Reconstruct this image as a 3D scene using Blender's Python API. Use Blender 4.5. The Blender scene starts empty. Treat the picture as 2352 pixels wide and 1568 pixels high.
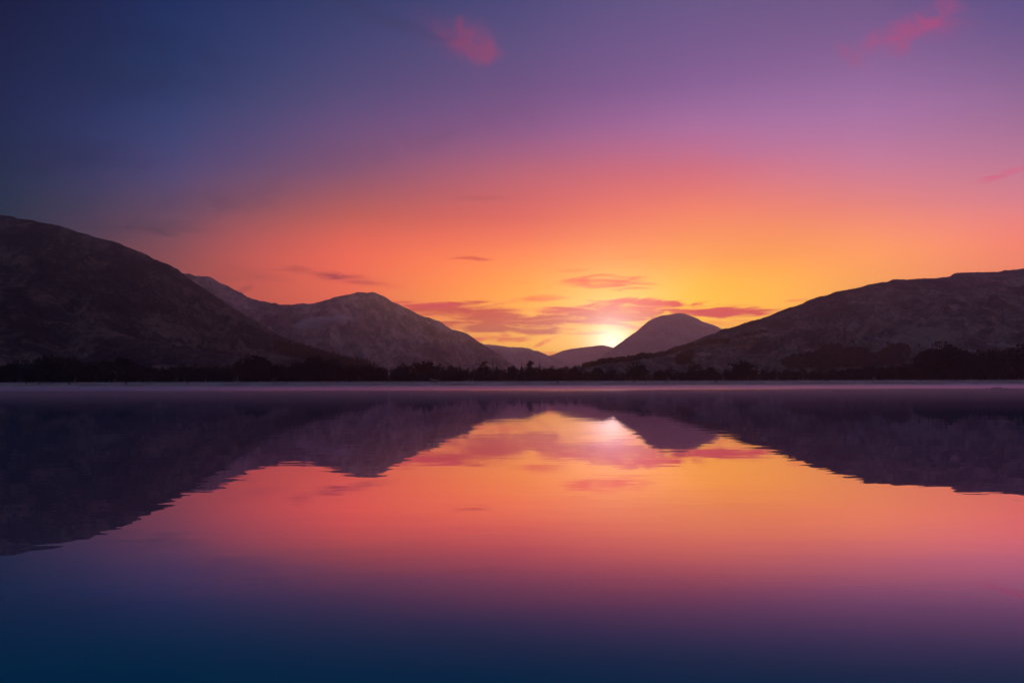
import bpy, math, random
import numpy as np
from mathutils import Vector
from mathutils.bvhtree import BVHTree

scene = bpy.context.scene
C = scene.collection
random.seed(7)

# ------------------------------------------------------------------ camera
# photograph measured in a 2352 x 1568 frame; focal length about 35 mm
W, F, EYE = 2352.0, 2287.0, 1.6
def horizon(X):
    return 883.5 - 0.0028 * X          # the photograph leans a little
cam_d = bpy.data.cameras.new('camera')
cam_d.sensor_width = 36.0
cam_d.lens = 36.0 * F / W
cam_d.shift_y = (880.2 - 784.0) / W
cam_d.clip_start = 0.05
cam_d.clip_end = 60000
cam = bpy.data.objects.new('camera', cam_d)
cam.location = (0, 0, EYE)
cam.rotation_euler = (math.radians(90), math.radians(0.16), 0)
C.objects.link(cam)
scene.camera = cam

SUN_X, SUN_Y = 1404.0, 789.0           # where the sun stands over the notch
SUN_AZ = math.atan((SUN_X - W / 2) / F)
SUN_EL = math.radians(1.75)
GLOW_EL = math.atan((horizon(SUN_X) - SUN_Y) / F * math.cos(SUN_AZ))

def azel(X, Y):
    az = math.atan((X - W / 2) / F)
    el = math.atan((horizon(X) - Y) / F * math.cos(az))
    return math.degrees(az), math.degrees(el)

def lin(c):
    out = []
    for v in c:
        v = v / 255.0
        out.append(v / 12.92 if v <= 0.04045 else ((v + 0.055) / 1.055) ** 2.4)
    return np.array(out)

# ------------------------------------------------------------------ sky
world = bpy.data.worlds.new('World')
scene.world = world
world.use_nodes = True
world.cycles.sampling_method = 'MANUAL'
world.cycles.sample_map_resolution = 512
wt = world.node_tree
wt.nodes.clear()

class NB:
    """small node builder"""
    def __init__(s, tree): s.t = tree; s.n = tree.nodes; s.l = tree.links
    def new(s, kind, **kw):
        n = s.n.new(kind)
        for k, v in kw.items(): setattr(n, k, v)
        return n
    def put(s, sock, v):
        if hasattr(v, 'is_output'): s.l.new(v, sock)
        else: sock.default_value = v
    def math(s, op, a, b=None, c=None, clamp=False):
        n = s.n.new('ShaderNodeMath'); n.operation = op; n.use_clamp = clamp
        s.put(n.inputs[0], a)
        if b is not None: s.put(n.inputs[1], b)
        if c is not None: s.put(n.inputs[2], c)
        return n.outputs[0]
    def maprange(s, v, a, b, c=0.0, d=1.0, mode='LINEAR'):
        n = s.n.new('ShaderNodeMapRange'); n.interpolation_type = mode; n.clamp = True
        s.put(n.inputs[0], v)
        for i, x in enumerate((a, b, c, d)): s.put(n.inputs[1 + i], x)
        return n.outputs[0]
    def mix(s, f, a, b, blend='MIX'):
        n = s.n.new('ShaderNodeMix'); n.data_type = 'RGBA'; n.blend_type = blend
        s.put(n.inputs[0], f); s.put(n.inputs[6], a); s.put(n.inputs[7], b)
        return n.outputs[2]
    def xyz(s, a, b, c):
        n = s.n.new('ShaderNodeCombineXYZ')
        for i, v in enumerate((a, b, c)): s.put(n.inputs[i], v)
        return n.outputs[0]
    def noise(s, vec, scale, detail=3.0, rough=0.5, dist=0.0, dim='3D'):
        n = s.n.new('ShaderNodeTexNoise'); n.noise_dimensions = dim
        s.put(n.inputs['Vector'], vec); s.put(n.inputs['Scale'], scale)
        n.inputs['Detail'].default_value = detail; n.inputs['Roughness'].default_value = rough
        n.inputs['Distortion'].default_value = dist
        return n.outputs[0]

wb = NB(wt)
wdir = wb.new('ShaderNodeTexCoord').outputs['Generated']
wnorm = wb.new('ShaderNodeVectorMath', operation='NORMALIZE'); wt.links.new(wdir, wnorm.inputs[0])
wsep = wb.new('ShaderNodeSeparateXYZ'); wt.links.new(wnorm.outputs[0], wsep.inputs[0])
w_el = wb.math('MULTIPLY', wb.math('ARCSINE', wsep.outputs[2]), 180 / math.pi)
w_az = wb.math('MULTIPLY', wb.math('ARCTAN2', wsep.outputs[0], wsep.outputs[1]), 180 / math.pi)

ROW_EL = [0.0, 2.0, 4.5, 7.0, 9.4, 11.8, 14.2, 16.5, 18.8, 21.0, 35.0, 60.0, 90.0]
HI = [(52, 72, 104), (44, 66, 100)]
def col(rows, hi):                     # rows listed from Y=880 up to Y=0, then 35 deg
    return rows + [hi] + HI
SKY = [
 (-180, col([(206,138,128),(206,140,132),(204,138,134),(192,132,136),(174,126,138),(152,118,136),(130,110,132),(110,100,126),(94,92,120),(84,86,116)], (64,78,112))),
 (-110, col([(52,48,66),(50,48,68),(46,48,70),(42,47,72),(38,46,74),(32,45,76),(28,43,75),(22,41,74),(18,40,73),(14,38,72)], (24,46,88))),
 (-55, col([(56,48,60),(54,48,62),(50,48,64),(45,48,67),(38,48,72),(28,48,76),(18,44,76),(8,40,75),(3,37,72),(2,34,68)], (18,42,84))),
 (-27.2, col([(0,58,66),(0,56,66),(0,54,69),(0,50,70),(0,47,75),(0,42,80),(0,34,79),(0,28,71),(0,22,62),(0,16,48)], (18,42,84))),
 (-18.8, col([(209,97,74),(202,92,74),(183,87,74),(151,82,87),(99,76,104),(62,70,122),(32,63,116),(5,54,103),(0,47,99),(0,38,93)], (28,50,98))),
 (-9.3, col([(285,133,78),(283,127,78),(280,119,78),(274,112,81),(206,96,87),(134,84,116),(99,78,128),(69,72,123),(51,65,117),(34,58,106)], (42,56,108))),
 (0.6, col([(311,231,0),(311,229,0),(311,208,0),(291,156,71),(238,102,93),(194,97,119),(135,87,141),(101,79,135),(83,78,131),(65,71,125)], (56,64,118))),
 (10.5, col([(335,251,0),(335,251,0),(335,247,0),(281,179,71),(262,138,99),(218,109,130),(170,109,165),(130,94,155),(111,88,145),(96,86,137)], (68,69,124))),
 (19.8, col([(292,203,78),(292,201,78),(292,196,83),(292,180,99),(254,143,130),(209,129,165),(170,118,173),(141,103,158),(117,91,145),(98,84,134)], (72,71,126))),
 (27.2, col([(281,174,92),(281,167,98),(281,157,105),(281,148,119),(234,138,153),(189,123,161),(150,109,158),(118,94,147),(89,81,139),(64,64,122)], (68,68,122))),
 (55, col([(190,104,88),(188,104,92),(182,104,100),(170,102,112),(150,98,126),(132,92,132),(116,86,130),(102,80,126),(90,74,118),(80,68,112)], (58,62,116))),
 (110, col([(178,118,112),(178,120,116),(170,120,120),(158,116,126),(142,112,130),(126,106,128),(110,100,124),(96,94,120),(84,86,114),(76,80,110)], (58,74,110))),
 (180,  None),
]
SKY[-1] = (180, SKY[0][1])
SKY_GAIN = 1.0
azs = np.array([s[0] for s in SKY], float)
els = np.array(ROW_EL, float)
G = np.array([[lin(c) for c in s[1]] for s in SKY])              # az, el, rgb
def pchip(xs, ys, xq):                                           # monotone cubic, smooth gradients
    h = np.diff(xs); d = np.diff(ys, axis=0) / h[:, None]
    m = np.zeros_like(ys)
    for i in range(1, len(xs) - 1):
        w1, w2 = 2 * h[i] + h[i - 1], h[i] + 2 * h[i - 1]
        ok = d[i - 1] * d[i] > 0
        with np.errstate(divide='ignore', invalid='ignore'):
            m[i] = np.where(ok, (w1 + w2) / (w1 / d[i - 1] + w2 / d[i]), 0)
    m[0], m[-1] = d[0], d[-1]
    out = []
    for q in xq:
        i = int(np.clip(np.searchsorted(xs, q) - 1, 0, len(xs) - 2)); t = (q - xs[i]) / h[i]
        out.append((2*t**3-3*t**2+1)*ys[i] + (t**3-2*t**2+t)*h[i]*m[i] + (-2*t**3+3*t**2)*ys[i+1] + (t**3-t**2)*h[i]*m[i+1])
    return np.array(out)
AZQ = [-180, -110, -55, -38, -27.2, -23, -18.8, -14, -9.3, -4.3, 0.6, 5.5, 10.5, 15, 19.8, 23.5, 27.2, 38, 55, 110, 180]
ELQ = [0, 1, 2, 3.2, 4.5, 5.7, 7, 8.2, 9.4, 10.6, 11.8, 13, 14.2, 15.3, 16.5, 17.6, 18.8, 21, 25, 30, 35, 47, 60, 90]
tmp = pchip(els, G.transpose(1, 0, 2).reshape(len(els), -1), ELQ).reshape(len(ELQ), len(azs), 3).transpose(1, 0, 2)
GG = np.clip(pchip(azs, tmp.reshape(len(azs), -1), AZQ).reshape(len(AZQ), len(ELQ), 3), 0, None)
el_fac = wb.math('DIVIDE', wb.math('MAXIMUM', w_el, 0.0), 90.0)
sky = None
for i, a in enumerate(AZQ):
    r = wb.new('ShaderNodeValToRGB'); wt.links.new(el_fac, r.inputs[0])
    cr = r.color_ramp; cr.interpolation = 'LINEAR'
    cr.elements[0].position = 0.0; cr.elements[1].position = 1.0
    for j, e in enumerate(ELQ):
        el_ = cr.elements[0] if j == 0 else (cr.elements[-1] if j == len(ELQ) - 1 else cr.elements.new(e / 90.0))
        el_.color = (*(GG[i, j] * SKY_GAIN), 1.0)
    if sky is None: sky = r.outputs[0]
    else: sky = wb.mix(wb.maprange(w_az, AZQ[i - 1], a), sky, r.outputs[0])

# clouds of the sunset sky: ragged streaks round the sun, a few puffs above
cvec = wb.xyz(wb.math('MULTIPLY', w_az, 0.42), wb.math('MULTIPLY', w_el, 3.0), 0.0)
cn_streak = wb.noise(cvec, 0.9, 6.0, 0.6, 0.6, '2D')
cn_warp = wb.noise(wb.xyz(wb.math('MULTIPLY', w_az, 0.35), wb.math('MULTIPLY', w_el, 0.9), 5.0), 0.8, 4.0, 0.55, 0.3)
cn_puff = wb.noise(wb.xyz(w_az, wb.math('MULTIPLY', w_el, 1.3), 9.0), 0.70, 6.0, 0.56, 0.5)
waz = wb.math('ADD', w_az, wb.math('MULTIPLY', wb.math('SUBTRACT', cn_warp, 0.5), 2.4))
wel = wb.math('ADD', w_el, wb.math('MULTIPLY', wb.math('SUBTRACT', cn_warp, 0.5), 0.45))
#         X     Y    rx   ry  rot  colour          opacity noise gain soft
CLOUDS = [
 (1092, 104, 78, 51.5, 42, (182, 66, 105), 0.95, 'p', 0.8, 1.5),
 (1030, 78, 123, 44.8, 26, (130, 64, 109), 0.85, 'p', 0.9, 1.5),
 (880, 40, 200, 22.0, 18, (42, 50, 93), 0.75, 's', 0.5, 1.6),
 (2075, 88, 151, 33.6, -12, (178, 75, 128), 0.95, 'p', 1.2, 1.5),
 (2125, 52, 84, 33.6, -35, (175, 75, 128), 0.90, 'p', 1.2, 1.5),
 (1945, 120, 38, 26.9, 0, (164, 81, 129), 0.70, 'p', 1.2, 1.5),
 (2200, 70, 67, 33.6, -20, (150, 76, 132), 0.45, 'p', 1.2, 1.5),
 (2315, 398, 62, 8.0, -12, (234, 98, 138), 0.85, 's', 0.6, 1.0),
 (1090, 458, 95, 8.0, 1, (184, 77, 91), 0.75, 's', 0.8, 1.2),
 (1075, 595, 58, 5.0, 2, (206, 24, 42), 0.80, 's', 0.7, 1.1),
 (720, 630, 100, 15.0, 4, (161, 39, 68), 0.75, 's', 1.0, 1.3),
 (840, 645, 95, 13.0, 7, (161, 12, 67), 0.75, 's', 1.0, 1.3),
 (590, 632, 90, 18.0, 0, (143, 50, 80), 0.45, 's', 1.2, 1.4),
 (568, 663, 24, 8.0, -22, (115, 35, 71), 0.60, 's', 0.6, 1.0),
 (360, 525, 140, 24.0, -3, (25, 46, 73), 0.70, 's', 0.9, 1.5),
 (1400, 650, 115, 15.0, 1, (276, 25, 0), 0.95, 's', 1.2, 0.9),
 (1310, 622, 44, 5.0, 0, (276, 134, 33), 0.60, 's', 0.8, 1.0),
 (1460, 588, 40, 5.0, 0, (274, 135, 54), 0.45, 's', 0.8, 1.0),
 (1200, 650, 34, 4.0, 0, (276, 144, 18), 0.45, 's', 0.8, 1.0),
 (1238, 686, 68, 9.6, -2, (264, 0, 0), 0.85, 's', 0.7, 1.0),
 (1390, 722, 200, 29.2, -3, (236, 0, 30), 1.00, 's', 1.0, 0.6),
 (1540, 706, 130, 15.1, 6, (256, 0, 39), 1.00, 's', 1.0, 0.6),
 (1070, 716, 150, 21.6, 1, (216, 0, 28), 1.00, 's', 1.0, 0.6),
 (1210, 736, 260, 16.2, -1, (209, 0, 0), 1.00, 's', 1.0, 0.6),
 (1180, 757, 200, 10.8, 1, (191, 0, 0), 1.00, 's', 1.0, 0.6),
 (1130, 776, 90, 8.6, 1, (240, 0, 0), 0.90, 's', 1.0, 0.6),
 (1455, 752, 80, 8.4, 0, (264, 0, 32), 0.80, 's', 0.7, 0.9),
 (1672, 717, 105, 13.0, 1, (244, 0, 67), 1.00, 's', 1.0, 0.6),
 (1650, 742, 70, 9.6, 3, (270, 0, 62), 0.65, 's', 1.0, 1.0),
 (1258, 784, 34, 4.8, -24, (248, 0, 0), 0.80, 's', 0.6, 1.0),
 (1266, 812, 38, 7.0, 2, (276, 0, 2), 0.90, 's', 0.5, 0.8),
 (1828, 690, 36, 3.6, -1, (262, 0, 61), 0.80, 's', 0.5, 1.0),
 (260, 190, 330, 70.0, -8, (0, 37, 80), 0.60, 'p', 0.9, 1.5),
 (330, 90, 260, 40.0, 6, (0, 32, 78), 0.60, 'p', 0.9, 1.5),
 (130, 360, 220, 50.0, -5, (0, 30, 70), 0.60, 'p', 0.9, 1.5),
 (470, 470, 240, 40.0, -10, (68, 57, 92), 0.60, 'p', 0.9, 1.5),
 (900, 330, 330, 40.0, -12, (104, 72, 115), 0.60, 'p', 0.9, 1.5),
 (1900, 300, 330, 36.0, -8, (178, 117, 170), 0.60, 'p', 0.9, 1.5),
 (980, 700, 90, 6.3, 2, (232, 0, 67), 0.90, 's', 1.0, 0.6),
 (1320, 740, 150, 7.2, 0, (211, 0, 28), 0.95, 's', 1.0, 0.6),
]
PX = 180 / math.pi / F                                            # degrees per pixel at the middle
v_str = wb.xyz(waz, wel, 0.0); v_puf = wb.xyz(w_az, w_el, 0.0)
c_str = wb.math('SUBTRACT', cn_streak, 0.5); c_puf = wb.math('SUBTRACT', cn_puff, 0.5)
for (X, Y, rx, ry, rot, colr, op, kind, gain, soft) in CLOUDS:
    a0, e0 = azel(X, Y)
    mp = wb.new('ShaderNodeMapping'); mp.vector_type = 'TEXTURE'
    wt.links.new(v_str if kind == 's' else v_puf, mp.inputs[0])
    mp.inputs['Location'].default_value = (a0, e0, 0); mp.inputs['Rotation'].default_value = (0, 0, -math.radians(rot))
    mp.inputs['Scale'].default_value = (rx * PX * 1.15, ry * PX * 1.15, 1)
    d2 = wb.new('ShaderNodeVectorMath', operation='DOT_PRODUCT')
    wt.links.new(mp.outputs[0], d2.inputs[0]); wt.links.new(mp.outputs[0], d2.inputs[1]); r2 = d2.outputs['Value']
    m = wb.math('MULTIPLY_ADD', c_str if kind == 's' else c_puf, gain * 3.2, wb.math('SUBTRACT', 1.0, r2))
    m = wb.math('MULTIPLY', m, wb.maprange(r2, 1.0, 2.8, 1.0, 0.0, 'SMOOTHSTEP'))
    f = wb.maprange(m, 0.0, soft * 1.7, 0.0, op, 'SMOOTHSTEP')
    sky = wb.mix(f, sky, (*(lin(colr) * SKY_GAIN), 1.0))

# the sun's aureole
sdir = Vector((math.sin(SUN_AZ) * math.cos(GLOW_EL), math.cos(SUN_AZ) * math.cos(GLOW_EL), math.sin(GLOW_EL)))
dotn = wb.new('ShaderNodeVectorMath', operation='DOT_PRODUCT')
wt.links.new(wnorm.outputs[0], dotn.inputs[0]); dotn.inputs[1].default_value = sdir
ang = wb.math('MULTIPLY', wb.math('ARCCOSINE', wb.math('MINIMUM', dotn.outputs['Value'], 1.0)), 180 / math.pi)
def glow(width, power, colour):
    g = wb.math('EXPONENT', wb.math('MULTIPLY', wb.math('POWER', wb.math('DIVIDE', ang, width), power), -1.0))
    n = wb.new('ShaderNodeVectorMath', operation='SCALE'); n.inputs[0].default_value = colour
    wt.links.new(g, n.inputs['Scale'])
    return n.outputs[0]
for args in ((1.1, 1.8, (1.3, 1.35, 1.5)), (2.6, 1.5, (0.7, 0.7, 0.6))):
    n = wb.new('ShaderNodeVectorMath', operation='ADD')
    wt.links.new(sky, n.inputs[0]); wt.links.new(glow(*args), n.inputs[1]); sky = n.outputs[0]
# faint clear-sky air light underneath the sunset colours
nish = wb.new('ShaderNodeTexSky'); nish.sky_type = 'NISHITA'; nish.sun_disc = False
nish.sun_elevation = SUN_EL; nish.sun_rotation = SUN_AZ
nsc = wb.new('ShaderNodeVectorMath', operation='SCALE'); wt.links.new(nish.outputs[0], nsc.inputs[0]); nsc.inputs['Scale'].default_value = 0.0012
nad = wb.new('ShaderNodeVectorMath', operation='ADD'); wt.links.new(sky, nad.inputs[0]); wt.links.new(nsc.outputs[0], nad.inputs[1])
bg = wb.new('ShaderNodeBackground'); wt.links.new(nad.outputs[0], bg.inputs[0]); bg.inputs[1].default_value = 1.0
wout = wb.new('ShaderNodeOutputWorld'); wt.links.new(bg.outputs[0], wout.inputs[0])

sun_d = bpy.data.lights.new('sun', 'SUN')
sun_d.energy = 0.22
sun_d.angle = math.radians(0.5)
sun_d.color = (1.0, 0.52, 0.28)
sun = bpy.data.objects.new('sun', sun_d)
to_sun = Vector((math.sin(SUN_AZ) * math.cos(SUN_EL), math.cos(SUN_AZ) * math.cos(SUN_EL), math.sin(SUN_EL)))
sun.rotation_euler = to_sun.to_track_quat('Z', 'Y').to_euler()
sun.location = (900, 9000, 900)
C.objects.link(sun)

scene.view_settings.view_transform = 'Standard'
scene.view_settings.look = 'None'
scene.view_settings.exposure = 0.0
scene.view_settings.gamma = 1.0
scene.view_settings.use_curve_mapping = False
scene.render.engine = 'CYCLES'
scene.cycles.use_denoising = True
scene.cycles.max_bounces = 6
scene.cycles.diffuse_bounces = 2
scene.cycles.glossy_bounces = 3
scene.cycles.volume_bounces = 1
scene.cycles.transparent_max_bounces = 8
scene.cycles.use_adaptive_sampling = True

# ------------------------------------------------------------------ helpers
def tag(o, label=None, cat=None, group=None, kind=None):
    if label: o['label'] = label
    if cat: o['category'] = cat
    if group: o['group'] = group
    if kind: o['kind'] = kind
    return o

def link_mesh(name, me, mat=None, parent=None, loc=None):
    o = bpy.data.objects.new(name, me); C.objects.link(o)
    if mat and not me.materials: me.materials.append(mat)
    if parent: o.parent = parent
    if loc is not None: o.location = loc
    return o

def mesh_np(name, V, Fc, smooth=False):
    V = np.ascontiguousarray(V, np.float32); Fc = np.asarray(Fc, np.int32)
    me = bpy.data.meshes.new(name)
    nf, k = Fc.shape
    me.vertices.add(len(V)); me.vertices.foreach_set('co', V.ravel())
    me.loops.add(nf * k); me.loops.foreach_set('vertex_index', Fc.ravel())
    me.polygons.add(nf)
    me.polygons.foreach_set('loop_start', np.arange(0, nf * k, k, dtype=np.int32))
    if smooth: me.polygons.foreach_set('use_smooth', np.ones(nf, bool))
    me.update(calc_edges=True); me.validate()
    return me

def grid_faces(nr, nc):
    i = np.arange(nr - 1)[:, None] * nc + np.arange(nc - 1)[None, :]
    return np.stack([i, i + 1, i + nc + 1, i + nc], -1).reshape(-1, 4)

def _hash(ix, iy, seed):
    h = (ix.astype(np.int64) * 374761393 + iy.astype(np.int64) * 668265263 + seed * 1274126177) & 0xFFFFFFFF
    h = ((h ^ (h >> 13)) * 1274126177) & 0xFFFFFFFF
    return ((h ^ (h >> 16)) & 0xFFFF) / 65535.0 * 2 * math.pi
def perlin(x, y, seed=0):
    x = np.asarray(x, float); y = np.asarray(y, float)
    x0 = np.floor(x); y0 = np.floor(y); fx = x - x0; fy = y - y0
    u = fx**3 * (fx * (fx * 6 - 15) + 10); v = fy**3 * (fy * (fy * 6 - 15) + 10)
    def g(ix, iy, dx, dy):
        a = _hash(ix, iy, seed); return np.cos(a) * dx + np.sin(a) * dy
    a = g(x0, y0, fx, fy); b = g(x0 + 1, y0, fx - 1, fy); c = g(x0, y0 + 1, fx, fy - 1); d = g(x0 + 1, y0 + 1, fx - 1, fy - 1)
    return (a + (b - a) * u + (c - a) * v + (a - b - c + d) * u * v) * 1.5
def fbm(x, y, seed=0, octv=4, gain=0.5):
    s = 0; amp = 1.0
    for o in range(octv):
        s = s + amp * perlin(x * 2**o, y * 2**o, seed + o * 17); amp *= gain
    return s
def ridged(x, y, seed=0, octv=4, gain=0.55):
    s = 0; amp = 1.0
    for o in range(octv):
        s = s + amp * (1 - 2 * np.abs(perlin(x * 2**o, y * 2**o, seed + o * 31))); amp *= gain
    return s

def principled(name, rough=0.9, base=(0.1, 0.1, 0.1, 1)):
    m = bpy.data.materials.new(name); m.use_nodes = True
    b = m.node_tree.nodes['Principled BSDF']
    b.inputs['Roughness'].default_value = rough
    b.inputs['Base Color'].default_value = base
    b.inputs['Specular IOR Level'].default_value = 0.15
    return m, NB(m.node_tree), b

def ramp(nb, fac, stops):
    r = nb.new('ShaderNodeValToRGB'); nb.put(r.inputs[0], fac)
    cr = r.color_ramp
    cr.elements[0].position = stops[0][0]; cr.elements[0].color = (*stops[0][1], 1)
    cr.elements[1].position = stops[-1][0]; cr.elements[1].color = (*stops[-1][1], 1)
    for p, c in stops[1:-1]:
        e = cr.elements.new(p); e.color = (*c, 1)
    return r.outputs[0]

def varied(name, c0, c1, scale, rough=0.9, use_object=False):
    m, nb, b = principled(name, rough)
    src = nb.new('ShaderNodeTexCoord').outputs['Object'] if use_object else nb.new('ShaderNodeNewGeometry').outputs['Position']
    n = nb.noise(src, scale, 4.0, 0.6)
    oi = nb.new('ShaderNodeObjectInfo').outputs['Random']
    f = nb.math('ADD', nb.math('MULTIPLY', n, 1.4), nb.math('MULTIPLY', nb.math('SUBTRACT', oi, 0.5), 0.5))
    nb.put(b.inputs['Base Color'], ramp(nb, f, [(0.4, c0), (1.0, c1)]))
    return m

# ------------------------------------------------------------------ ground heights
def shore_y(x):
    x = np.asarray(x, float)
    return 612 + 0.10 * x + 3.0 * perlin(x / 70, x * 0 + 3.3, 5) + 1.2 * perlin(x / 17, x * 0 + 8.1, 6)
def ground_z(x, y):
    x = np.asarray(x, float); y = np.asarray(y, float)
    d = y - shore_y(x)
    bank = np.interp(d, [-60, -3, 0, 4, 14, 30, 46, 80], [-3.0, -0.35, 0.02, 0.45, 1.15, 1.9, 2.7, 3.0])
    return bank + np.clip(d - 80, 0, 520) * 0.018 + np.clip(d - 600, 0, None) * 0.002
def bank_rough(x, y):
    d = y - shore_y(x)
    e = np.clip(d / 6, 0, 1) * np.clip((70 - d) / 20, 0, 1)
    return e * (0.28 * fbm(x / 9, y / 6, 11, 3) + 0.14 * perlin(x / 2.2, y / 1.8, 14))

# ------------------------------------------------------------------ water
m_water = bpy.data.materials.new('lake_water'); m_water.use_nodes = True
m_water.node_tree.nodes.clear(); nb = NB(m_water.node_tree)
w_body = nb.new('ShaderNodeBsdfDiffuse'); w_body.inputs['Color'].default_value = (0.001, 0.27, 0.36, 1)
w_mirror = nb.new('ShaderNodeBsdfGlossy', distribution='MULTI_GGX'); w_mirror.inputs['Color'].default_value = (0.92, 0.69, 0.92, 1)
w_mix = nb.new('ShaderNodeMixShader'); w_out = nb.new('ShaderNodeOutputMaterial')
nb.l.new(w_body.outputs[0], w_mix.inputs[1]); nb.l.new(w_mirror.outputs[0], w_mix.inputs[2]); nb.l.new(w_mix.outputs[0], w_out.inputs['Surface'])
w_geo = nb.new('ShaderNodeNewGeometry')
w_dot = nb.new('ShaderNodeVectorMath', operation='DOT_PRODUCT')
nb.l.new(w_geo.outputs['Incoming'], w_dot.inputs[0]); nb.l.new(w_geo.outputs['Normal'], w_dot.inputs[1])
# reflectance against the sine of the grazing angle: a mirror far out, clear to the deep water close by
w_fr = ramp(nb, w_dot.outputs['Value'], [(0.0, (.86,) * 3), (.07, (.84,) * 3), (.122, (.87,) * 3), (.156, (.76,) * 3), (.191, (.38,) * 3), (.225, (.15,) * 3), (.259, (.05,) * 3), (.292, (.015,) * 3), (.42, (.012,) * 3), (1.0, (.02,) * 3)])
w_fr.node.color_ramp.interpolation = 'B_SPLINE'
nb.l.new(w_fr, w_mix.inputs[0])
pos = nb.new('ShaderNodeNewGeometry').outputs['Position']
sp = nb.new('ShaderNodeSeparateXYZ'); nb.l.new(pos, sp.inputs[0])
# a breeze ruffles the far part of the loch, beyond a ragged line
ruff_n = nb.noise(nb.xyz(nb.math('MULTIPLY', sp.outputs[0], 0.004), nb.math('MULTIPLY', sp.outputs[1], 0.02), 0.0), 1.0, 4.0, 0.6)
edge = nb.math('ADD', nb.math('SUBTRACT', sp.outputs[1], nb.math('MULTIPLY', sp.outputs[0], 0.05)), nb.math('MULTIPLY', nb.math('SUBTRACT', ruff_n, 0.5), 130.0))
ruff = nb.maprange(edge, 238, 272, 0.0, 1.0, 'SMOOTHSTEP')
breeze = nb.noise(nb.xyz(nb.math('MULTIPLY', sp.outputs[0], 0.05), nb.math('MULTIPLY', sp.outputs[1], 0.09), 7.0), 1.0, 4.0, 0.6, 0.4)
calm = nb.maprange(breeze, 0.48, 0.66, 0.008, 0.026, 'SMOOTHSTEP')
nb.put(w_mirror.inputs['Roughness'], nb.math('ADD', nb.math('ADD', calm, nb.maprange(edge, 95, 240, 0.0, 0.09)), nb.math('MULTIPLY', ruff, 0.22)))
wn1 = nb.noise(nb.xyz(nb.math('MULTIPLY', sp.outputs[0], 0.30), nb.math('MULTIPLY', sp.outputs[1], 0.55), 0.0), 1.0, 3.0, 0.55)
wn2 = nb.noise(nb.xyz(nb.math('MULTIPLY', sp.outputs[0], 1.6), nb.math('MULTIPLY', sp.outputs[1], 2.6), 4.0), 1.0, 2.0, 0.5)
hgt = nb.math('ADD', nb.math('MULTIPLY', wn1, nb.maprange(breeze, 0.35, 0.65, 0.7, 1.4)), nb.math('MULTIPLY', wn2, nb.maprange(breeze, 0.4, 0.65, 0.04, 0.22)))
bp = nb.new('ShaderNodeBump'); bp.inputs['Strength'].default_value = 1.0; bp.inputs['Distance'].default_value = 0.0035
nb.put(bp.inputs['Height'], hgt); nb.l.new(bp.outputs[0], w_mirror.inputs['Normal'])
V = np.array([(-9000, -900, 0), (9000, -900, 0), (9000, 1600, 0), (-9000, 1600, 0)], float)
# the sheet follows the shore line a little way under the bank
xs = np.concatenate([[-9000, -5000, -3000], np.linspace(-1600, 1600, 321), [3000, 5000, 9000]])
V = np.concatenate([np.stack([xs, xs * 0 - 900, xs * 0], 1), np.stack([xs, shore_y(xs) + 4, xs * 0], 1)])
lake = link_mesh('lake', mesh_np('lake', V, grid_faces(2, len(xs))), m_water)
tag(lake, 'still dark blue lake mirroring the hills and the sunset sky', 'lake', kind='structure')

# ------------------------------------------------------------------ valley floor and bank
m_ground, nb, b = principled('valley_grass', 0.95)
pos = nb.new('ShaderNodeNewGeometry').outputs['Position']
n1 = nb.noise(pos, 0.05, 5.0, 0.6); n2 = nb.noise(pos, 0.6, 4.0, 0.65)
f = nb.math('ADD', nb.math('MULTIPLY', n1, 0.5), nb.math('MULTIPLY', n2, 0.5))
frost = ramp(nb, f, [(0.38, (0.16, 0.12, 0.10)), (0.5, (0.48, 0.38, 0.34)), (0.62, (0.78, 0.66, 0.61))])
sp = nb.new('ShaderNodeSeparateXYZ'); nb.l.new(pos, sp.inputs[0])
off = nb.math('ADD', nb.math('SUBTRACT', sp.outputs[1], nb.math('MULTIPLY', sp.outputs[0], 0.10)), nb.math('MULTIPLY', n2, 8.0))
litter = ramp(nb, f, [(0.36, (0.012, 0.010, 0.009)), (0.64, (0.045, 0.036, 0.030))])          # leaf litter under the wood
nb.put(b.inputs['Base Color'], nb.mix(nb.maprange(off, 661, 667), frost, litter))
xs = np.concatenate([[-11500, -8000, -5000, -3000, -1800, -1000, -700], np.linspace(-520, 520, 900), [700, 1000, 1800, 3000, 5000, 8000, 11500]])
ds = np.concatenate([[-45, -20, -8], np.linspace(-3, 62, 110), [70, 80, 100, 130, 200, 300, 450, 600, 1000, 2000, 4000, 7000, 11000]])
gx = np.broadcast_to(xs, (len(ds), len(xs))); gy = shore_y(gx) + ds[:, None]
gy = np.minimum(gy, 12600)
gz = ground_z(gx, gy) + bank_rough(gx, gy)
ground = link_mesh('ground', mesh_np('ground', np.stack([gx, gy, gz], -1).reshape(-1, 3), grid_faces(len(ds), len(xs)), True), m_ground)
tag(ground, 'pale frosted grassy bank and valley floor beyond the water', 'ground', kind='structure')
# lake bed and plain under and behind the camera, so that the land goes on round the water
bed = link_mesh('lake_bed', mesh_np('lake_bed', np.array([(-11500, -1900, -3.6), (11500, -1900, -3.6), (11500, 1800, -3.6), (-11500, 1800, -3.6)]), [[0, 1, 2, 3]]), m_ground)
tag(bed, 'dark bed of the lake under the water', 'lake bed', kind='structure')

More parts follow.
